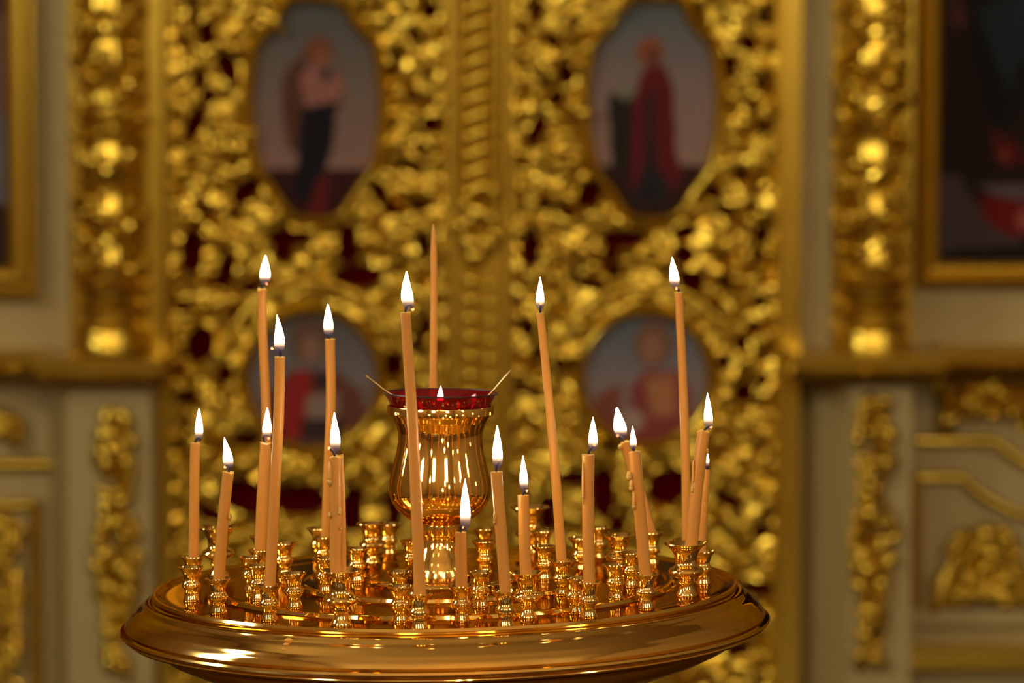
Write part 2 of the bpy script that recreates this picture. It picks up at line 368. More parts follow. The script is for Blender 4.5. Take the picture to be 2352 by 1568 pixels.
def candle(cupn, path, w0, w1, label, fl=None, wick=None, drips=(), offs=(0, 0), lip=None, group='beeswax candles on the brass stand', unlit_tip=False, ember=None, bend=0.):
    """path: pixels from where the wax leaves its cup up to its top; w0/w1 widths in pixels low/high"""
    c_ = CUPS[cupn]; top = cupw(cupn); bot = cupw(cupn, .645 if c_['H'] < .025 else .62)
    Y = top.y + offs[1]; pxm = (Y - CAM.y) / FPX
    bot = bot + Vector((0, 0, .0006))
    pts = [atY(x, y, Y) for x, y in path]
    r0 = w0 / 2 * pxm; r1 = w1 / 2 * pxm
    r0 = min(r0, .0041) if not offs[0] and not offs[1] else r0
    start = Vector((pts[0].x, Y, pts[0].z))
    base = Vector((bot.x + offs[0], Y, bot.z))
    lim = (.0042 - r0) * 1.0
    if c_['H'] < .025 and not offs[0]: base.x = bot.x; pts[0].x = top.x + max(-.0035, min(.0035, pts[0].x - top.x))
    allp = spline([base] + pts, 12)
    root = empty('candle', base)
    tag(root, label, 'candle', group)
    n = len(allp); L_ = allp[-1].z - allp[0].z; rads = []
    for i, p in enumerate(allp):
        t = (p.z - allp[0].z) / L_
        r = r0 + (r1 - r0) * t
        r *= 1 + .02 * noise.noise(Vector((p.z * 60, cupn.__hash__() % 7 * 0 + len(cupn) * 3.1 + path[0][0], 0)))
        if p.z < top.z: r = min(r, .0040)
        rads.append(r)
    m = MB()
    if unlit_tip:
        H_ = allp[-1].z; rads = [r * min(1, ((H_ - p.z) / .020) ** .6 * .9 + .12) if H_ - p.z < .020 else r for p, r in zip(allp, rads)]
        m.tube([p - base for p in allp], rads, 20)
    else:
        q = list(allp); rr = list(rads); tdir = (allp[-1] - allp[-2]).normalized(); R = rads[-1]
        rr[-1] = R * 1.03
        q += [allp[-1] + tdir * R * .18, allp[-1] + tdir * R * .20, allp[-1] + tdir * R * .02, allp[-1] - tdir * R * .10]
        rr += [R * 1.02, R * .88, R * .62, R * .05]
        m.tube([p - base for p in q], rr, 22)
    body = m.build('wax_body', WAX, root)
    if lip:
        # uneven melted lip
        for v in body.data.vertices:
            wv = v.co + base
            if wv.z > allp[-1].z - .0012:
                v.co.z += lip * pxm * (math.sin(math.atan2(wv.y - allp[-1].y, wv.x - allp[-1].x) * 2 + path[0][0]) * .5 + .2)
    if wick:
        wp = [atY(x, y, Y) - base for x, y in wick]
        mb = MB(); sp_ = spline(wp, 5); mb.tube(sp_, [.00075] * len(sp_), 8)
        wo = mb.build('wick', WICK, root)
        if ember:
            mb = MB(); mb.blob(atY(*ember, Y) - base, (.0009, .0009, .0009), 10, 8); mb.build('ember', EMBER, wo)
    if fl: flame(*fl, Y, root, base, bend=bend)
    for dx, dy, rw, rh in drips:
        mb = MB(); cc = atY(dx, dy, Y - .002) - base
        mb.blob(cc, (rw * pxm, .0022, rh * pxm), 12, 10)
        mb.blob(cc + Vector((0, 0, -rh * .6 * pxm)), (rw * 1.15 * pxm, .0024, rw * 1.4 * pxm), 12, 10)
        mb.build('wax_drip', DRIP, root)['label'] = 'pale hardened wax drip'
    return root
candle('B', [(445, 1276), (446, 1150), (448, 1018)], 24, 23, 'straight lit candle in the outermost cup on the left edge of the stand', fl=((457, 938), (457, 1014), 19), wick=[(448, 1016), (452, 1008), (457, 1005), (460, 1012)])
candle('D', [(503, 1328), (512, 1200), (524, 1087)], 27, 26, 'slightly tilted lit candle with one wax bead, second from the left edge of the stand', fl=((515, 1004), (525, 1080), 24), wick=[(524, 1085), (527, 1075), (524, 1066), (518, 1070)], ember=(517, 1072), drips=[(528, 1184, 4, 6)], lip=4, bend=.1)
candle('F', [(598, 1262), (603, 1140), (610, 1020)], 28, 25, 'lit candle overlapped by the tall candle beside it, its wick curled into a ring', fl=((614, 936), (613, 1012), 21), wick=[(609, 1018), (605, 1005), (611, 998), (618, 1003)], ember=(617, 1006), lip=5)
candle('I', [(620, 1342), (630, 1150), (640, 960), (643, 821)], 26, 24, 'tall gently leaning lit candle near the front whose wick hooks out of its flame', fl=((636, 722), (641, 815), 25), wick=[(643, 819), (644, 806), (638, 797), (627, 797)], ember=(625, 800), bend=.12)
candle('E', [(606, 1228), (612, 1080), (611, 930), (603, 760), (602, 667)], 23, 21, 'very tall thin lit candle standing behind the lit candle with the ringed wick', fl=((610, 587), (608, 655), 25), wick=[(603, 665), (602, 655), (607, 650), (613, 655)], ember=(612, 652), lip=6)
candle('L', [(748, 1230), (753, 1100), (760, 930), (758, 780)], 22, 23, 'tall lit candle rising behind the paired dripping candles', fl=((753, 699), (755, 776), 22), wick=[(757, 778), (755, 770), (750, 766)])
candle('K', [(771, 1302), (771, 1170), (769, 1053)], 26, 27, 'dripping lit candle in a wide cup, the front one of a fused pair', fl=((768, 947), (771, 1043), 24), wick=[(770, 1049), (766, 1038), (758, 1030)], ember=(756, 1029), drips=[(757, 1088, 6, 30), (780, 1172, 3.5, 9), (757, 1180, 4, 5), (783, 1212, 2, 4)], lip=6)
candle('K', [(786, 1300), (784, 1170), (779, 1050)], 20, 20, 'unlit melted candle leaning against the dripping lit candle in the same wide cup', offs=(.0008, .0055), lip=8)
candle('T', [(964, 1362), (958, 1200), (948, 980), (931, 719)], 28, 23, 'tallest candle at the front of the stand, lit and crossing before the red glass', fl=((934, 623), (940, 715), 28), wick=[(931, 717), (934, 703), (943, 700), (947, 708)], ember=(948, 710), bend=-.1)
candle('AP', [(992, 1215), (993, 1050), (995, 880), (997, 650), (995, 514)], 21, 15, 'unlit thin candle with a pointed tip standing behind the central lamp', unlit_tip=True)
candle('U', [(1060, 1336), (1059, 1280), (1058, 1224)], 28, 26, 'shortest lit candle, low before the foot of the lamp holder', fl=((1068, 1099), (1069, 1219), 25), wick=[(1058, 1222), (1058, 1212), (1063, 1208), (1069, 1215)], ember=(1064, 1210))
candle('X', [(1161, 1356), (1150, 1210), (1140, 1085)], 27, 26, 'lit candle leaning towards the lamp bowl from the front of the stand', fl=((1142, 977), (1143, 1080), 24), wick=[(1140, 1083), (1141, 1070), (1146, 1058)], ember=(1146, 1054), drips=[(1136, 1190, 3, 15)])
candle('Y', [(1207, 1300), (1204, 1220), (1202, 1139)], 27, 26, 'short upright lit candle in a medium cup between the leaning candle and the tall one', fl=((1201, 1046), (1204, 1132), 20), wick=[(1202, 1137), (1203, 1130), (1210, 1127), (1215, 1131)], ember=(1210, 1127))
candle('AC', [(1289, 1276), (1279, 1130), (1262, 930), (1241, 720)], 24, 18, 'tall curved lit candle just beyond the lamp, bending towards its top', fl=((1241, 636), (1240, 714), 20), wick=[(1241, 718), (1241, 706), (1243, 700)], ember=(1242, 697))
candle('AE', [(1353, 1334), (1351, 1190), (1351, 1047)], 28, 28, 'thick straight lit candle with a wax ridge down one side', fl=((1362, 957), (1362, 1038), 22), wick=[(1352, 1045), (1354, 1034), (1362, 1024)], ember=(1365, 1021), drips=[(1339, 1110, 3, 50)], lip=3)
candle('AL', [(1494, 1222), (1470, 1130), (1436, 1018)], 26, 25, 'steeply leaning lit candle behind the lit candle with side drips', fl=((1417, 936), (1428, 1008), 29), wick=[(1434, 1016), (1428, 1006), (1420, 1000)], ember=(1419, 1000), drips=[(1424, 1024, 4, 3)], lip=4)
candle('AK', [(1482, 1316), (1471, 1190), (1458, 1040)], 28, 28, 'leaning lit candle with a stepped drip down its side and a small flame', fl=((1453, 978), (1455, 1035), 16), wick=[(1456, 1038), (1455, 1026), (1459, 1020)], ember=(1459, 1019), drips=[(1445, 1090, 6.5, 8), (1450, 1112, 5, 14), (1456, 1150, 4, 22)], lip=4)
candle('AO', [(1577, 1236), (1575, 1060), (1568, 860), (1559, 672)], 22, 19, 'tall thin lit candle behind the wide front cup near the right rim of the stand', fl=((1544, 591), (1551, 664), 23), wick=[(1559, 670), (1558, 664), (1553, 661)], ember=(1554, 662))
candle('AM', [(1588, 1246), (1600, 1120), (1616, 994)], 30, 29, 'thick lit candle tilted outward in the wide cup near the right rim', fl=((1625, 901), (1628, 988), 21), wick=[(1616, 991), (1622, 983), (1630, 977), (1634, 979)], ember=(1633, 980), drips=[(1590, 1122, 4, 7), (1592, 1085, 3, 30), (1625, 1034, 3.5, 5)], lip=6)
candle('AN', [(1611, 1264), (1617, 1170), (1624, 1079)], 22, 14, 'thin short candle stub at the outer right rim, half hidden by the thick tilted one', fl=((1623, 1022), (1625, 1076), 9), wick=[(1624, 1077), (1625, 1070)])
# oil flame inside the glass
fo = empty('oil_flame', atY(1011, 935, 0)); tag(fo, 'small flame burning inside the ruby red glass lamp cup', 'flame')
flame((1012, 886), (1011, 930), 15, 0., fo, fo.location)

# ------------------------------------------------------------------ icon screen
def inside(pt, poly):
    x, y = pt; c_ = False; n = len(poly); j = n - 1
    for i in range(n):
        xi, yi = poly[i]; xj, yj = poly[j]
        if (yi > y) != (yj > y) and x < (xj - xi) * (y - yi) / (yj - yi) + xi: c_ = not c_
        j = i
    return c_
def icon_outline(cx):
    h = [(9, 44), (12, 60), (30, 70), (54, 78), (74, 92), (92, 114), (112, 128), (140, 134), (180, 139), (230, 143), (280, 141), (325, 136), (365, 128), (388, 121), (400, 110), (420, 94), (446, 76), (470, 62), (486, 50), (493, 36)]
    return [(cx + w, y) for y, w in h] + [(cx - w, y) for y, w in reversed(h)]
def circ(cx, cy, rx, ry, n=56): return [(cx + rx * math.cos(2 * PI * k / n), cy + ry * math.sin(2 * PI * k / n)) for k in range(n)]
def resample(poly, n):
    P_ = [Vector(p) for p in poly]; L = [0]
    for i in range(len(P_)): L.append(L[-1] + (P_[(i + 1) % len(P_)] - P_[i]).length)
    out = []
    for k in range(n):
        s = L[-1] * k / n; i = max(j for j in range(len(P_)) if L[j] <= s)
        t = (s - L[i]) / (L[i + 1] - L[i]); out.append(P_[i].lerp(P_[(i + 1) % len(P_)], t))
    for _ in range(1): out = [(out[i - 1] + out[i] * 2 + out[(i + 1) % n]) / 4 for i in range(n)]
    return [(p.x, p.y) for p in out]
GAIN = 1.6
def painting(name, poly, colf, Y, parent, step=4):
    xs = [p[0] for p in poly]; ys = [p[1] for p in poly]; x0, x1, y0, y1 = min(xs), max(xs), min(ys), max(ys)
    nx = int((x1 - x0) / step) + 1; ny = int((y1 - y0) / step) + 1
    vs = []; cols = []; idx = {}; fs = []
    def vid(i, j):
        if (i, j) not in idx:
            x = x0 + (x1 - x0) * i / nx; y = y0 + (y1 - y0) * j / ny
            idx[(i, j)] = len(vs); vs.append(W(x, y, Y)); cols.append(colf(x, y))
        return idx[(i, j)]
    for i in range(nx):
        for j in range(ny):
            if inside((x0 + (x1 - x0) * (i + .5) / nx, y0 + (y1 - y0) * (j + .5) / ny), poly):
                fs.append((vid(i, j + 1), vid(i + 1, j + 1), vid(i + 1, j), vid(i, j)))
    k = len(vs)                                     # a thin board behind the painted face
    vs2 = [v + Vector((0, .012, 0)) for v in vs]
    me = MB(); me.add(vs + vs2, fs + [tuple(i + k for i in reversed(f)) for f in fs])
    o = me.build(name, PAINT, parent, smooth=False)
    ca = o.data.color_attributes.new('paint', 'FLOAT_COLOR', 'POINT')
    for i, c_ in enumerate(cols + cols):
        l = [min(1, x * GAIN * g_) for x, g_ in zip(lin(c_), (1, .93, .82))]; ca.data[i].color = (*l, 1)
    return o
def mixc(a, b_, t): t = max(0, min(1, t)); return tuple(x + (y - x) * t for x, y in zip(a, b_))
def layered(base, shapes):
    def f(x, y):
        c_ = base(x, y)
        for poly, col in shapes:
            if inside((x, y), poly): c_ = col
        return c_
    return f
def sky(x, y, y0, y1, a, b_, c_):
    t = (y - y0) / (y1 - y0); return mixc(a, b_, t * 2) if t < .5 else mixc(b_, c_, t * 2 - 1)
upL = layered(lambda x, y: sky(x, y, 20, 385, (76, 80, 80), (104, 94, 88), (126, 100, 92)) if y < 388 else (46, 18, 15), [
    ([(668, 150), (700, 122), (712, 200), (700, 350), (664, 345), (650, 260), (648, 190)], (78, 50, 38)),
    ([(775, 150), (793, 180), (790, 240), (772, 260)], (96, 62, 44)),
    ([(690, 175), (720, 150), (770, 160), (792, 190), (780, 232), (735, 252), (704, 246)], (132, 92, 84)),
    (circ(735, 120, 33, 36), (104, 62, 40)), (circ(740, 132, 17, 22), (122, 82, 58)),
    (circ(752, 172, 14, 14), (44, 42, 38)),
    ([(694, 248), (776, 232), (768, 330), (745, 400), (712, 470), (672, 452), (684, 372)], (20, 17, 23)),
    ([(738, 398), (758, 402), (750, 488), (700, 492), (712, 470)], (84, 22, 20))])
upR = layered(lambda x, y: sky(x, y, 20, 385, (82, 92, 96), (120, 106, 104), (134, 110, 102)) if y < 380 else (42, 24, 20), [
    ([(1395, 212), (1460, 226), (1456, 390), (1404, 392)], (34, 30, 20)),
    (circ(1436, 212, 22, 16), (104, 106, 92)),
    ([(1470, 170), (1490, 150), (1525, 152), (1545, 200), (1552, 350), (1568, 400), (1540, 450), (1450, 440), (1446, 400), (1452, 240)], (84, 22, 24)),
    (circ(1492, 120, 32, 34), (122, 72, 46)), (circ(1500, 132, 17, 24), (92, 56, 46)),
    ([(1484, 215), (1502, 215), (1506, 380), (1540, 430), (1530, 460), (1450, 458), (1462, 420), (1482, 380)], (30, 30, 32))])
loL = layered(lambda x, y: sky(x, y, 720, 1020, (80, 82, 84), (108, 102, 104), (104, 76, 68)), [
    ([(600, 1010), (620, 900), (665, 850), (770, 850), (830, 900), (850, 1010)], (92, 58, 46)),
    ([(640, 1000), (648, 880), (690, 845), (720, 860), (715, 940), (690, 1010)], (128, 34, 30)),
    ([(720, 850), (762, 860), (755, 900), (715, 890)], (52, 40, 38)), ([(700, 910), (780, 900), (775, 960), (705, 965)], (124, 108, 98)),
    ([(690, 960), (790, 960), (790, 1010), (690, 1015)], (50, 36, 36)),
    (circ(712, 785, 44, 52), (92, 70, 58)), (circ(714, 800, 24, 32), (124, 98, 82))])
loR = layered(lambda x, y: sky(x, y, 725, 1010, (76, 92, 104), (118, 110, 112), (128, 112, 106)), [
    ([(1355, 1000), (1370, 905), (1430, 880), (1420, 1000)], (112, 66, 52)),
    ([(1440, 1010), (1448, 890), (1480, 850), (1560, 850), (1590, 900), (1580, 1005)], (120, 58, 56)),
    ([(1480, 870), (1550, 860), (1555, 950), (1500, 960)], (150, 104, 70)), (circ(1452, 965, 26, 26), (146, 128, 120)),
    (circ(1500, 790, 46, 54), (104, 80, 64)), (circ(1497, 800, 25, 34), (132, 98, 80))])
GAPS = [(445,16,10,30,0),(479,77,18,26,0),(527,156,18,32,25),(463,182,15,14,0),(484,220,15,20,-20),(449,287,14,42,-20),(492,392,16,7,-25),(565,440,18,34,-45),(471,474,17,9,0),(536,488,20,9,0),
 (833,13,8,22,0),(990,25,15,18,0),(954,80,10,24,25),(908,134,9,35,-15),(984,177,13,9,0),(952,220,12,12,0),(989,285,16,20,30),(965,338,9,18,0),(943,386,25,9,-25),(869,437,14,34,45),(901,478,18,12,0),(968,472,20,13,0),(898,41,8,14,0),
 (1233,25,10,30,0),(1319,48,12,16,0),(1268,92,14,18,0),(1300,169,14,22,15),(1247,183,11,9,0),(1276,225,13,20,-30),(1234,295,15,42,-22),(1268,392,18,8,-20),(1351,446,20,32,-35),(1246,472,16,10,0),(1303,488,18,10,0),
 (1599,32,10,28,-10),(1667,54,10,11,0),(1750,41,12,14,0),(1717,99,14,20,15),(1674,150,12,26,0),(1747,191,14,11,0),(1717,238,8,11,0),(1754,295,10,12,0),(1701,399,16,11,-30),(1634,437,12,30,45),(1666,485,18,12,0),(1726,472,14,9,0),
 (442,576,22,46,0),(520,620,17,38,-10),(578,659,24,13,0),(421,700,20,14,0),(546,729,16,24,25),(460,790,26,38,-20),(517,856,15,20,0),(428,911,26,12,0),(667,544,44,15,0),(651,576,18,22,40),
 (799,560,20,42,0),(978,569,12,24,0),(821,633,46,22,0),(901,620,30,8,0),(978,745,13,22,0),(959,783,13,20,0),(904,837,22,22,0),(917,486,22,9,0),
 (1217,566,18,40,0),(1211,751,17,18,0),(1233,800,10,15,0),(1287,837,14,13,0),(1204,895,38,10,0),(1431,547,42,17,0),(1402,582,13,18,0),(1357,649,44,11,-15),(1411,620,15,12,0),(1188,684,13,9,0),
 (1570,534,24,15,0),(1573,585,20,20,0),(1586,643,24,22,0),(1663,643,10,17,0),(1746,540,14,19,0),(1736,582,10,14,0),(1746,694,15,11,0),(1730,748,14,12,0),(1637,706,14,17,0),(1701,789,14,19,0),(1653,751,10,15,0),(1663,831,14,15,0),(1710,901,20,20,0),(1752,872,14,15,0),
 (570,1140,56,34,-10),(485,1181,32,15,-30),(690,1146,50,32,0),(403,1022,10,13,0),(566,1006,28,14,0),(807,1177,24,40,0),(812,1142,20,24,0),(698,1034,26,10,0),(1317,1096,34,15,0),(1387,1130,24,52,0),(1259,1177,20,38,0),
 (1538,1115,42,36,20),(1674,1146,32,13,-30),(1693,1170,12,22,0),(1751,1220,18,14,0),(1740,1348,34,14,0),(1174,991,12,10,0),(1402,1018,26,10,0),(905,1160,18,50,0),(1420,1200,20,22,0),(640,1300,30,14,0),(470,1400,16,26,0),(900,1420,40,20,0),(1700,1490,26,14,0),(1400,1420,40,18,0)]
GLINT_KNOBS = [(441,77,15),(412,84,12),(505,205,15),(488,275,17),(416,312,15),(436,345,14),(517,100,19),(500,345,20),(510,410,20),(430,500,18),(477,540,18),(534,690,20),(405,790,18),(440,855,24),(434,950,20),(600,505,14),
 (995,65,20),(920,95,14),(920,212,20),(985,208,18),(947,262,19),(1005,318,17),(935,435,27),(848,487,20),(835,555,19),(965,515,20),(958,610,17),(875,755,20),(890,560,16),
 (1205,40,19),(1240,68,15),(1205,125,18),(1198,183,18),(1235,217,17),(1280,272,17),(1188,350,20),(1320,370,18),(1340,65,18),(1352,108,18),(1310,455,19),(1757,85,18),(1685,225,18),(1708,282,20),(1762,335,18),(1750,225,13),(1603,483,17),(1580,470,14),
 (1185,530,20),(1262,590,22),(1270,560,18),(1335,750,19),(1328,815,20),(1183,725,18),(1187,855,19),(1480,672,20),(1340,575,20),(1725,505,17),(1648,565,19),(1768,580,17),(1630,665,18),(1690,640,14),(1620,755,17),(1750,780,24),(1720,830,22),
 (1540,1180,24),(1440,1150,22),(1600,1160,18),(1765,1155,20),(1320,1190,26),(640,1100,20),(865,1075,28),(395,1205,17),(655,1210,22),(545,1235,22),(760,1190,18),(1660,1080,24),(1180,1080,24),(560,1065,26),(420,1100,20),(1480,1060,20),(1740,1070,18),(1660,1560,26),(1750,1440,20),(1450,1350,20)]
GAPS = [(a, b_, c_ * 1.2 + 2, d * 1.15 + 2, e) for a, b_, c_, d, e in GAPS]
def in_gap(x, y, mg=0):
    for gx, gy, rx, ry, a in GAPS:
        dx, dy = x - gx, y - gy
        if abs(dx) > 70 or abs(dy) > 70: continue
        a = math.radians(-a); u = dx * math.cos(a) + dy * math.sin(a); v = -dx * math.sin(a) + dy * math.cos(a)
        if (u / (rx + mg)) ** 2 + (v / (ry + mg)) ** 2 < 1: return True
    return False
def leaf(mb, x, y, ang, ln, wd, curl, Y, lift=18, xr=(0, 9999)):
    """a curled acanthus leaf: tapering ridge that bends by curl and rises to its tip"""
    n = 9; pts = []; rads = []; a = ang; px_, py_ = x, y
    for i in range(n):
        t = i / (n - 1)
        if i and (in_gap(px_, py_, wd * 1.0 + 1) or not xr[0] + 16 < px_ < xr[1] - 16):
            break
        w_ = W(px_, py_, Y - (4 + lift * math.sin(t * PI * .75)) * PX); pts.append(w_)
        rads.append(wd * PX * (math.sin(PI * (.12 + .80 * t)) ** .8) * (1 - .25 * t))
        a += curl / n; px_ += math.cos(a) * ln / n; py_ += math.sin(a) * ln / n
    if len(pts) > 3:
        mb.tube(pts, rads, 8, squash=.75)
        c_ = pts[-1]
        mb.blob(c_, (wd * .62 * PX, wd * .7 * PX, wd * .62 * PX), 8, 6)
def lattice(x0, x1, y0, y1, holes, parent, seed, Y, keep):
    r = random.Random(seed); st = 6.0
    nx = int((x1 - x0) / st); ny = int((y1 - y0) / st); idx = {}; vs = []; fs = []
    def hgt(x, y):
        n1 = noise.noise(Vector((x / 46, y / 46, seed))); n2 = noise.noise(Vector((x / 20 + 3, y / 20, seed * 2.)))
        wv = math.sin(x / 17. + 3 * n1 + y / 31.)
        return (11 * n1 + 6 * n2 + 4 * wv) * PX
    def vid(i, j, back):
        k = (i, j, back)
        if k not in idx:
            x = x0 + i * st; y = y0 + j * st; idx[k] = len(vs)
            vs.append(W(x, y, Y + 12 * PX) if back else W(x, y, Y) - Vector((0, hgt(x, y), 0)))
        return idx[k]
    ok = {}
    for i in range(nx):
        for j in range(ny):
            x = x0 + (i + .5) * st; y = y0 + (j + .5) * st
            ok[(i, j)] = not in_gap(x, y) and not any(inside((x, y), h) for h in holes)
    for (i, j), g in ok.items():
        if not g: continue
        fs.append((vid(i, j + 1, 0), vid(i + 1, j + 1, 0), vid(i + 1, j, 0), vid(i, j, 0)))
        for di, dj, e in ((-1, 0, ((i, j), (i, j + 1))), (1, 0, ((i + 1, j + 1), (i + 1, j))), (0, -1, ((i + 1, j), (i, j))), (0, 1, ((i, j + 1), (i + 1, j + 1)))):
            if not ok.get((i + di, j + dj), False):
                a, b_ = e; fs.append((vid(*a, 0), vid(*b_, 0), vid(*b_, 1), vid(*a, 1)))
    mb = MB(); mb.add(vs, fs)
    mb.build('carved_lattice', GOLD, parent)
    lv = MB(); placed = []
    for _ in range(5000):
        x = r.uniform(x0 + 8, x1 - 8); y = r.uniform(y0, y1)
        if in_gap(x, y, 13) or any(inside((x, y), h) for h in keep): continue
        if any((x - a) ** 2 + (y - b_) ** 2 < 33 ** 2 for a, b_ in placed): continue
        placed.append((x, y))
        th = 5 * noise.noise(Vector((x / 150, y / 150, seed))) + r.uniform(-.4, .4)
        ex = x + math.cos(th) * 50; ey = y + math.sin(th) * 50
        if any(inside((ex, ey), h) for h in keep) or not x0 < ex < x1: th += PI
        ex = x + math.cos(th) * 50; ey = y + math.sin(th) * 50
        if any(inside((ex, ey), h) for h in keep) or not x0 < ex < x1: continue
        leaf(lv, x, y, th, r.uniform(52, 105), r.uniform(9, 15), r.choice((-1, 1)) * r.uniform(.8, 2.6), Y, r.uniform(14, 30), (x0, x1))
    for x, y, rr in GLINT_KNOBS:  # rounded knobs added where highlights sit, shaped to catch the light
        if x0 < x < x1:
            x = min(max(x, x0 + 30), x1 - 30)
            lv.blob(W(x, y, Y - 16 * PX), (rr * .95 * PX, rr * .8 * PX, rr * 1.1 * PX), 14, 10, rot=r.uniform(-.6, .6))
            lv.tube([W(x, y, Y - 10 * PX), W(x + r.uniform(-14, 14), y + r.uniform(20, 40), Y - 4 * PX)], [rr * .7 * PX, rr * .35 * PX], 8)
    lv.build('acanthus_leaves', GOLD, parent)
MOULD = [(-2, 0), (0, 12), (6, 20), (14, 24), (22, 20), (28, 10), (30, 0)]
def mould(s=1.): return [(o * PX * s, d * PX * s) for o, d in MOULD]
def royal_door(x0, x1, cx, lc, up, lo, name_lbl, seed):
    root = empty('royal_door', W((x0 + x1) / 2, 1878)); tag(root, name_lbl, 'church door', 'royal door leaves of the icon screen')
    rp = root.location.copy()
    io = resample(icon_outline(cx), 90); ci = circ(lc[0], lc[1], lc[2], lc[3])
    hole1 = resample([(p[0] + (14 if p[0] > cx else -14), p[1] + (12 if p[1] > 250 else -12)) for p in icon_outline(cx)], 60)
    hole2 = circ(lc[0], lc[1], lc[2] + 12, lc[3] + 12)
    bb = MB(); a = W(x0, -400, YW + .03); c_ = W(x1, 1876, YW + .05); bb.box(a, c_); bb.build('red_backing', RED, root)
    k1 = [(cx + (p[0] - cx) * 1.20, 250 + (p[1] - 250) * 1.13) for p in io]
    k2 = [(lc[0] + (lc[2] + 72) * math.cos(t), lc[1] - 12 - (lc[3] + 74) * math.sin(t)) for t in [PI * (.02 + .96 * k / 30) for k in range(31)]] + [(lc[0] + (lc[2] + 38) * math.cos(t), lc[1] - (lc[3] + 38) * math.sin(t)) for t in [PI * (1.1 + .8 * k / 20) for k in range(21)]]
    lattice(x0, x1, -330, 1836, [hole1, hole2], root, seed, YW - .01, [k1, k2])
    p1 = painting('icon_painting', io, up, YW - .004, root)
    fr = MB(); fr.loop([W(x, y, YW - .006) for x, y in io], mould(1.0)); fr.build('icon_frame', GOLD2, p1)
    p2 = painting('icon_painting', ci, lo, YW - .004, root)
    fr = MB(); fr.loop([W(x, y, YW - .006) for x, y in ci], mould(.95))
    fr.build('icon_frame', GOLD2, p2)
    ar = MB(); pts = [W(lc[0] + (lc[2] + 62) * math.cos(t), lc[1] - 12 - (lc[3] + 62) * math.sin(t), YW - .02) for t in [PI * (.08 + .84 * k / 40) for k in range(41)]]
    ar.tube(pts, [11 * PX] * 41, 10); ar.build('arch_moulding', GOLD2, root)
    for xx in (x0, x1 - 14):
        e = MB(); e.box(W(xx, -400, YW - .022), W(xx + 14, 1876, YW + .03)); e.build('stile', GOLD2, root)
    for ch in root.children: ch.matrix_parent_inverse = Matrix.Translation(rp).inverted()
    return root
dL = royal_door(386, 1040, 727, (718, 872, 145, 150), upL, loL, 'gilded carved door leaf with an oval icon of a winged figure in dark robe', 1)
dR = royal_door(1163, 1795, 1497, (1483, 868, 140, 142), upR, loR, 'gilded carved door leaf with an oval icon of a standing figure in red robe', 2)
cs = empty('door_cover_strip', W(1100, 1878, YW - .03)); tag(cs, 'vertical gilded strip with rope turns and beads covering the gap between the door leaves', 'door strip')
rp = cs.location.copy()
for a, c_, dd in ((1043, 1068, .05), (1130, 1160, .05)):
    m = MB(); p0 = W(a, -400); p1 = W(c_, 470); x0, x1 = p0.x, p1.x
    m.tube([Vector(((x0 + x1) / 2, YW - .025, p0.z)), Vector(((x0 + x1) / 2, YW - .025, p1.z))], [(x1 - x0) / 2] * 2, 14, squash=1.2); m.build('side_moulding', GOLD2, cs)
m = MB(); m.box(W(1044, -400, YW - .012), W(1159, 1876, YW + .025)); m.build('backing_strip', GOLD2, cs)
for k in range(19):
    y = -330 + k * 42
    m = MB(); m.tube([W(1066, y + 26, YW - .03), W(1082, y + 12, YW - .052), W(1104, y + 2, YW - .052), W(1122, y - 4, YW - .03)], [10 * PX, 17 * PX, 17 * PX, 10 * PX], 12); m.build('rope_turn', GOLD2, cs)
for (x, y, rr) in [(1085, 362, 20), (1100, 490, 26), (1085, 505, 20), (1125, 500, 20), (1080, 560, 26), (1092, 590, 24), (1120, 560, 22), (1060, 520, 18), (1130, 440, 18), (1100, 440, 20), (1070, 470, 16), (1140, 540, 18)]:
    m = MB(); m.blob(W(x, y, YW - .035), (rr * PX, rr * PX * .8, rr * 1.25 * PX), 14, 10, rot=rnd.uniform(-.6, .6)); m.build('leaf_boss', GOLD, cs)
for k in range(27):
    y = 646 + k * 43
    m = MB(); m.blob(W(1083, y, YW - .03), (19 * PX, 15 * PX, 20 * PX), 14, 10)
    m.blob(W(1126, y + 8, YW - .025), (12 * PX, 8 * PX, 15 * PX), 14, 10); m.build('bead_pair', GOLD2, cs)
for ch in cs.children: ch.matrix_parent_inverse = Matrix.Translation(rp).inverted()

# wall around the doors: structure
def wallbox(name, xa, xb, ya, yb, Y0, Y1, m_, lab=None, sm=False):
    mb = MB(); a = W(xa, ya, YW); c_ = W(xb, yb, YW)
    mb.box((a.x, YW + Y0, a.z), (c_.x, YW + Y1, c_.z)); return struct(mb.build(name, m_, smooth=sm), lab)
FLOORY = 1885
wallbox('wall_screen_left', -2200, 386, -1600, FLOORY, .03, .20, CREAM)
wallbox('wall_screen_right', 1795, 4600, -1600, FLOORY, .03, .20, CREAM)
wallbox('wall_screen_top', 386, 1795, -1600, -402, .03, .20, CREAM)
wallbox('trim_1', 346, 384, -1600, 800, -.055, .03, GOLD2)            # door jambs
wallbox('trim_2', 366, 386, 800, FLOORY, -.03, .03, GOLD2)
wallbox('trim_3', 1788, 1832, -1600, 800, -.055, .03, GOLD2)
wallbox('trim_4', 1790, 1832, 800, FLOORY, -.045, .03, GOLD2)
wallbox('trim_5', 1838, 1905, -1600, 800, -.02, .03, CREAM)
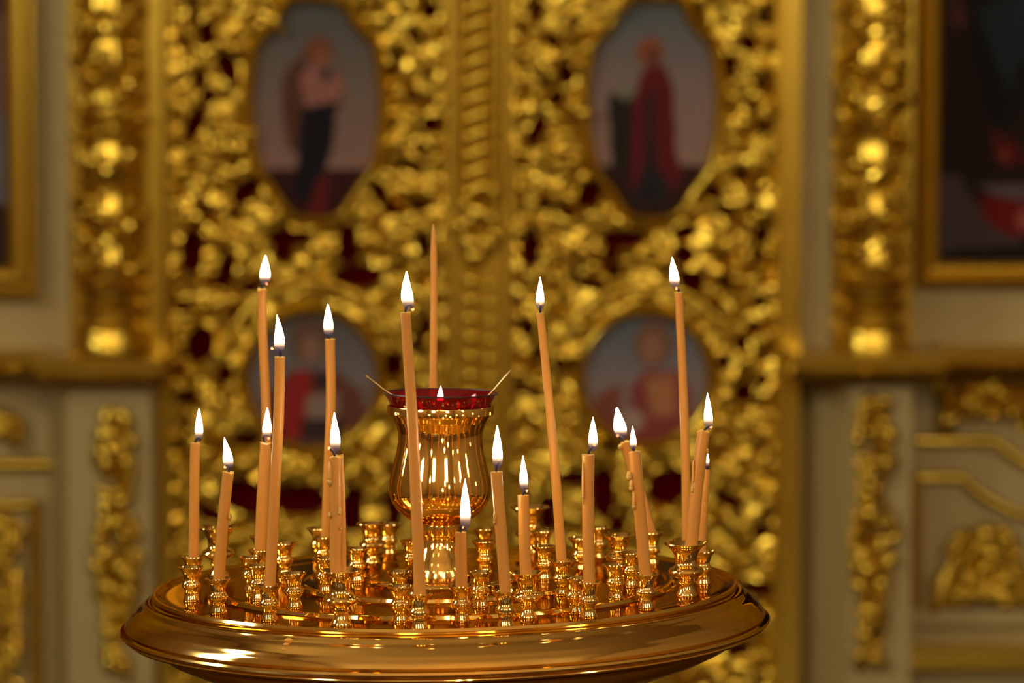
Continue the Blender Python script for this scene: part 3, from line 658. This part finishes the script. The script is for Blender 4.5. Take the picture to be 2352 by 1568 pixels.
# ledges (profiled)
def ledge(name, xa, xb, y0, d):
    prof = [(0, 0), (d, 0), (d, 14), (d - .012, 20), (d - .012, 32), (d - .03, 42), (d - .045, 50), (d - .05, 62), (0, 66)]
    xa_, xb_ = W(xa, 0).x, W(xb, 0).x
    pts = [Vector((xa_, YW + .03 - dd, W(0, y0 + yy).z)) for dd, yy in prof]
    mb = MB(); mb.prism(pts, (xb_ - xa_, 0, 0)); return struct(mb.build(name, GOLD2, smooth=False))
ledge('trim_6', 118, 402, 806, .25); ledge('trim_7', -2200, 118, 800, .14)
ledge('trim_8', 1800, 2140, 796, .25); ledge('trim_9', 2140, 4600, 790, .14)
# pedestals with chamfered sides
def pedestal(name, pts_px):
    pts = [Vector((W(x, 0).x, YW + d, W(0, 872).z)) for x, d in pts_px]; z1 = W(0, FLOORY).z
    mb = MB(); mb.prism(pts, (0, 0, z1 - pts[0].z)); return struct(mb.build(name, CREAM, smooth=False))
pedestal('wall_pedestal_left', [(105, .03), (172, -.12), (362, -.12), (366, .03)])
pedestal('wall_pedestal_right', [(1846, .03), (1938, -.12), (2078, -.12), (2090, .03)])
# carved columns
def column(cx, seed, lab):
    Yc = YW - .10; root = empty('gilded_column', W(cx, 804, Yc)); tag(root, lab, 'column', 'gilded columns flanking the doors')
    rp = root.location.copy(); r = random.Random(seed); R = 62 * PX
    S = lambda y: W(cx, y, Yc)
    m = MB(); n = 80; zt = S(-700).z; zb = S(640).z
    prof = []
    m.lathe([(R * (1 + .05 * math.sin(k * .9)), zb + (zt - zb) * k / n) for k in range(n + 1)], 40, o=(rp.x, Yc, 0)); m.build('shaft', GOLD, root)
    m = MB()
    for h in range(2):                                       # twin vines winding round the shaft
        pts = []; rad = []
        for k in range(260):
            z = zb + (zt - zb) * k / 259; a = h * PI + (z - zb) / .26 * 2 * PI
            pts.append(Vector((rp.x + math.cos(a) * R * 1.05, Yc + math.sin(a) * R * 1.05, z))); rad.append(13 * PX * (1 + .3 * math.sin(k * .8)))
        m.tube(pts, rad, 8, nrm=(0, 0, 1))
    m.build('winding_vine', GOLD, root)
    m = MB()
    for k in range(380):
        z = r.uniform(zb, zt); a = r.uniform(0, 2 * PI); q = r.uniform(9, 19) * PX
        m.blob((rp.x + math.cos(a) * R * 1.12, Yc + math.sin(a) * R * 1.12, z), (q * r.uniform(.6, 1.1), q * r.uniform(.7, 1), q * r.uniform(.8, 1.5)), 10, 8, rot=r.uniform(-1, 1))
    m.build('vine_foliage', GOLD, root)
    m = MB(); pr = [(60, 640), (76, 644), (82, 652), (78, 664), (66, 670), (64, 684), (74, 692), (78, 700), (74, 708), (66, 716), (66, 740), (80, 752), (86, 764), (84, 776), (88, 784), (90, 796), (90, 806), (2, 806)]
    m.lathe([(w * PX, S(y).z) for w, y in pr], 48, o=(rp.x, Yc, 0)); m.build('base_moulding', GOLD2, root)
    for ch in root.children: ch.matrix_parent_inverse = Matrix.Translation(rp).inverted()
column(252, 11, 'carved gilded column wound with vines beside the door leaf of the winged figure')
column(2004, 12, 'carved gilded column wound with vines beside the big dark icon')
# pilaster boards behind the columns
wallbox('trim_10', 165, 342, -1600, 800, -.02, .03, GOLD2)
wallbox('trim_11', 1908, 2092, -1600, 800, -.02, .03, GOLD2)
# large framed icons
def big_icon(xa, xb, ya, yb, fx, colf, lab):
    root = empty('framed_icon', W((xa + xb) / 2, yb + fx, YW)); rp = root.location.copy(); tag(root, lab, 'icon')
    painting('painting', [(xa, ya), (xb, ya), (xb, yb), (xa, yb)], colf, YW + .012, root, step=7)
    m = MB(); q = [W(x, y, YW + .012) for x, y in ((xa, ya), (xb, ya), (xb, yb), (xa, yb))]
    m2 = MB()
    prof = [(-3, 0), (0, 16), (12, 26), (24, 30), (fx * .6, 24), (fx * .85, 34), (fx, 30), (fx, 0)]
    cx_, cz_ = (q[0].x + q[1].x) / 2, (q[0].z + q[2].z) / 2; vs = []; fs = []; n = len(prof)
    for p in q:
        sx = 1 if p.x > cx_ else -1; sz = 1 if p.z > cz_ else -1
        for o_, d in prof: vs.append(p + Vector((sx * o_ * PX, -d * PX, sz * o_ * PX)))
    for i in range(4):
        j = (i + 1) % 4
        for k in range(n - 1): fs.append((i * n + k, j * n + k, j * n + k + 1, i * n + k + 1))
    m2.add(vs, fs); m2.build('frame', GOLD2, root, smooth=False)
    for ch in root.children: ch.matrix_parent_inverse = Matrix.Translation(rp).inverted()
def base_r(x, y): return mixc((30, 14, 8), (26, 18, 20), (y - 380) / 150)
bigR = layered(base_r, [
    ([(2230, -600), (2600, -600), (2600, 240), (2352, 240), (2280, 330), (2225, 120)], (12, 12, 12)),
    ([(2230, 20), (2360, -20), (2500, 60), (2420, 160), (2330, 130), (2320, 210), (2290, 160)], (24, 34, 40)),
    ([(2180, -20), (2215, 30), (2205, 70), (2170, 50)], (62, 34, 28)),
    ([(2270, 290), (2330, 330), (2380, 370), (2300, 380), (2280, 350)], (64, 14, 8)), (circ(2303, 358, 14, 18), (96, 34, 22)),
    ([(2150, 400), (2200, 400), (2235, 470), (2300, 500), (2352, 560), (2150, 575)], (60, 50, 52)),
    ([(2240, 425), (2600, 420), (2600, 470), (2300, 460)], (74, 66, 70)),
    ([(2245, 450), (2330, 455), (2420, 500), (2330, 550), (2260, 510)], (88, 12, 6)), (circ(2348, 505, 16, 26), (128, 66, 56)),
    ([(2560, 0), (2700, 40), (2760, 300), (2640, 560), (2540, 420)], (60, 40, 26)), (circ(2650, -60, 50, 60), (96, 66, 44))])
big_icon(2152, 2900, -620, 600, 52, bigR, 'big dark icon in a gilded frame with red drapery near its lower edge')
bigL = layered(lambda x, y: (100, 76, 70) if y < 270 else (88, 90, 94) if y < 470 else (48, 32, 26), [
    ([(-300, -300), (-60, -300), (-60, 500), (-300, 560)], (120, 40, 34)), (circ(-180, -360, 70, 80), (130, 90, 60)), ([(8, -40), (30, -40), (30, 40), (8, 30)], (40, 28, 24))])
big_icon(-560, 22, -620, 612, 66, bigL, 'pale toned icon in a wide gilded frame, only its edge in view')
# carved hanging ornaments on the pedestals and side panels
def garland(cx, y0, y1, w, Yf, seed, name, lab, cat, group=None, n=60, wid=None, parent=None):
    root = empty(name, W(cx, y1, Yf)); tag(root, lab, cat, group); rp = root.location.copy(); r = random.Random(seed)
    m = MB(); m.tube([W(cx, y0, Yf - .004), W(cx + 6, (y0 + y1) / 2, Yf - .006), W(cx, y1, Yf - .004)], [6 * PX] * 3, 8)
    m.build('stem', GOLD, root); m = MB()
    for k in range(n):
        t = r.random(); y = y0 + (y1 - y0) * t
        ww = (wid(t) if wid else w) ; x = cx + r.uniform(-1, 1) * ww
        q = r.uniform(11, 20); m.blob(W(x, y, Yf - r.uniform(.004, .018)), (q * PX * r.uniform(.7, 1.2), q * PX * .75, q * PX * r.uniform(.8, 1.6)), 10, 8, rot=r.uniform(-1.2, 1.2))
    m.build('carved_foliage', GOLD, root); m = MB()
    for k in range(n // 3):
        t = (k + .5) / (n // 3); y = y0 + (y1 - y0) * t; s = r.choice((-1, 1)); ww = (wid(t) if wid else w)
        pts = [W(cx + s * ww * .9 * math.sin(u * 2.4) , y + u * 52 - 20, Yf - .008 - .012 * math.sin(u * 3)) for u in [q / 6 for q in range(7)]]
        m.tube(pts, [10 * PX * math.sin(.4 + 2.4 * q / 6) for q in range(7)], 8)
    m.build('scroll_leaf', GOLD, root)
    for ch in root.children: ch.matrix_parent_inverse = Matrix.Translation(rp).inverted()
wf = lambda t: 26 + 34 * math.sin(PI * min(1, t * 1.15)) * (.6 + .4 * math.sin(t * 14))
garland(264, 945, 1545, 50, YW - .12, 5, 'carved_garland', 'hanging gilded garland on the pedestal under the column by the winged figure', 'ornament', 'pedestal garlands', wid=wf, n=95)
garland(2008, 915, 1520, 50, YW - .12, 6, 'carved_garland', 'hanging gilded garland on the pedestal under the column by the big dark icon', 'ornament', 'pedestal garlands', wid=wf, n=95)
# outer lower panels
def arcpts(cx, cy, r, a0, a1, Y, n=24): return [W(cx + r * math.cos(a0 + (a1 - a0) * k / n), cy + r * math.sin(a0 + (a1 - a0) * k / n), Y) for k in range(n + 1)]
def panel(name, paths, rads, lab):
    root = empty(name, (0, 0, 0)); first = None
    for p, rr in zip(paths, rads):
        m = MB(); m.tube(p, [rr * PX] * len(p), 10); o = m.build('moulding', GOLD2, root)
    tag(root, lab, 'wall panel moulding'); return root
panel('panel_moulding', [[W(-600, 1066, YW + .02), W(132, 1066, YW + .02)]], [16], 'straight gilded moulding on the cream wall beside the garland pedestal')
panel('panel_moulding', [[W(-600, 1160, YW + .02), W(78, 1160, YW + .02)], [W(78, 1150, YW + .02), W(78, 1700, YW + .02)]], [13, 15], 'gilded panel frame corner beneath the straight moulding')
panel('panel_moulding', [[W(2104, 1012, YW + .02), W(2285, 1012, YW + .02)] + arcpts(2470, 840, 250, 2.33, 1.0, YW + .02)[0:], ], [15], 'upper gilded moulding that dips into a curve beneath the big dark icon')
panel('panel_moulding', [[W(2104, 1096, YW + .02), W(2215, 1096, YW + .02)] + arcpts(2440, 880, 315, 2.35, 1.0, YW + .02), [W(2108, 1090, YW + .02), W(2108, 1430, YW + .02)]], [14, 14], 'lower curved gilded moulding with an upright side around carved scrolls')
wallbox('trim_12', 2092, 4600, 1400, 1436, 0, .03, CREAM)
wallbox('trim_13', 2092, 4600, 1480, 1530, -.03, .03, GOLD2)
garland(2260, 1225, 1385, 110, YW + .02, 8, 'carved_scrollwork', 'large gilded scrollwork inside the curved moulding under the big dark icon', 'ornament', n=110, wid=lambda t: 60 + 70 * t)
garland(2270, 880, 965, 120, YW + .02, 9, 'carved_scrollwork', 'small gilded scrollwork between the ledge and the upper curved moulding', 'ornament', n=50)
garland(14, 955, 1010, 30, YW + .02, 10, 'carved_scrollwork', 'small gilded scroll above the straight moulding on the cream wall', 'ornament', n=16)
garland(-10, 1190, 1600, 50, YW + .02, 13, 'carved_scrollwork', 'gilded scrollwork inside the plain square panel frame', 'ornament', n=90)

# ------------------------------------------------------------------ the church room
XL, XR, YB, ZC = -3.6, 4.4, -7.0, 5.2
FLOORM = noisy(mat('stone_floor', (.13, .07, .035), .25), 2, amt_col=.3)
PLAST = noisy(mat('ochre_plaster', (.5, .36, .19), .8), 1.2, amt_col=.25)
def sbox(name, a, b_, m_):
    mb = MB(); mb.box(a, b_); return struct(mb.build(name, m_, smooth=False))
sbox('floor', (XL - .2, YB - .2, -.1), (XR + .2, YW + .4, 0), FLOORM)
sbox('ceiling', (XL - .2, YB - .2, ZC), (XR + .2, YW + .4, ZC + .1), PLAST)
sbox('wall_left', (XL - .2, YB - .2, 0), (XL, YW + .4, ZC), PLAST)
sbox('wall_right', (XR, YB - .2, 0), (XR + .2, YW + .4, ZC), PLAST)
sbox('wall_rear', (XL, YB - .2, 0), (XR, YB, ZC), PLAST)
sbox('wall_front', (XL, YW + .21, 0), (XR, YW + .4, ZC), PLAST)
FRM = mat('window_frame_white', (.6, .55, .45), .4)
def window(k, c_, w_, h_, axis, inward):
    root = empty('window_%d' % k, c_); root['kind'] = 'structure'
    m = MB(); d = .02 * inward
    if axis == 'y': m.box((-w_ / 2, -.01 + d, -h_ / 2), (w_ / 2, .01 + d, h_ / 2))
    else: m.box((-.01 + d, -w_ / 2, -h_ / 2), (.01 + d, w_ / 2, h_ / 2))
    m.build('pane', DAY, root, smooth=False)
    m = MB(); t = .05
    bars = [(-w_ / 2 - t, -w_ / 2, -h_ / 2, h_ / 2), (w_ / 2, w_ / 2 + t, -h_ / 2, h_ / 2), (-t / 3, t / 3, -h_ / 2, h_ / 2), (-w_ / 2 - t, w_ / 2 + t, h_ / 2, h_ / 2 + t), (-w_ / 2 - t, w_ / 2 + t, -h_ / 2 - t, -h_ / 2), (-w_ / 2, w_ / 2, h_ * .1, h_ * .1 + t * .7), (-w_ / 2, w_ / 2, -h_ * .2, -h_ * .2 + t * .7)]
    for a, b_, c2, d2 in bars:
        if axis == 'y': m.box((a, -.03 + d, c2), (b_, .04 + d, d2))
        else: m.box((-.03 + d, a, c2), (.04 + d, b_, d2))
    m.build('window_frame', FRM, root, smooth=False)
window(1, (-1.7, YB, 4.0), .75, 1.5, 'y', 1)
window(2, (2.1, YB, 4.0), .75, 1.5, 'y', 1)
window(3, (XL, -3.6, 3.4), .8, 1.7, 'x', 1)
window(4, (XL, .2, 3.4), .8, 1.7, 'x', 1)
window(5, (XR, -3.2, 3.5), .7, 1.6, 'x', -1)
# unseen light ring added behind the camera for warm light and reflections
ADDED_LAMP = emis('added_warm_bulb', (1, .66, .32), 330.)
ch = empty('added_chandelier', (.5, -4.4, 3.7)); tag(ch, 'unseen round brass light fitting added behind the camera for warm light and reflections', 'added_chandelier')
m = MB(); m.tube([(.45 * math.cos(a), .45 * math.sin(a), 0) for a in [2 * PI * k / 40 for k in range(41)]], [.015] * 41, 10, nrm=(0, 0, 1)); m.build('ring', BRASS, ch)
m = MB(); m.tube([(0, 0, -.15), (0, 0, ZC - 3.7)], [.02, .01], 10); m.build('chain_rod', BRASS, ch)
for k in range(3):
    a = k * 2 * PI / 3; m = MB(); m.tube([(0, 0, .02), (.45 * math.cos(a), .45 * math.sin(a), 0)], [.01, .01], 8); m.build('spoke', BRASS, ch)
for k in range(10):
    a = 2 * PI * k / 10; m = MB(); m.blob((.45 * math.cos(a), .45 * math.sin(a), .07), (.022, .022, .04), 12, 8); m.build('added_bulb', ADDED_LAMP, ch)

w = bpy.data.worlds.new('world'); C.world = w; w.use_nodes = True
w.node_tree.nodes['Background'].inputs[0].default_value = (.6, .7, .85, 1); w.node_tree.nodes['Background'].inputs[1].default_value = .3
C.view_settings.view_transform = 'Standard'; C.view_settings.look = 'None'; C.view_settings.gamma = 1; C.view_settings.exposure = 0.30
C.cycles.use_denoising = True; C.cycles.use_adaptive_sampling = True; C.cycles.adaptive_threshold = .03
C.cycles.max_bounces = 8; C.cycles.diffuse_bounces = 4; C.cycles.glossy_bounces = 6; C.cycles.transparent_max_bounces = 16
C.cycles.sample_clamp_indirect = 6
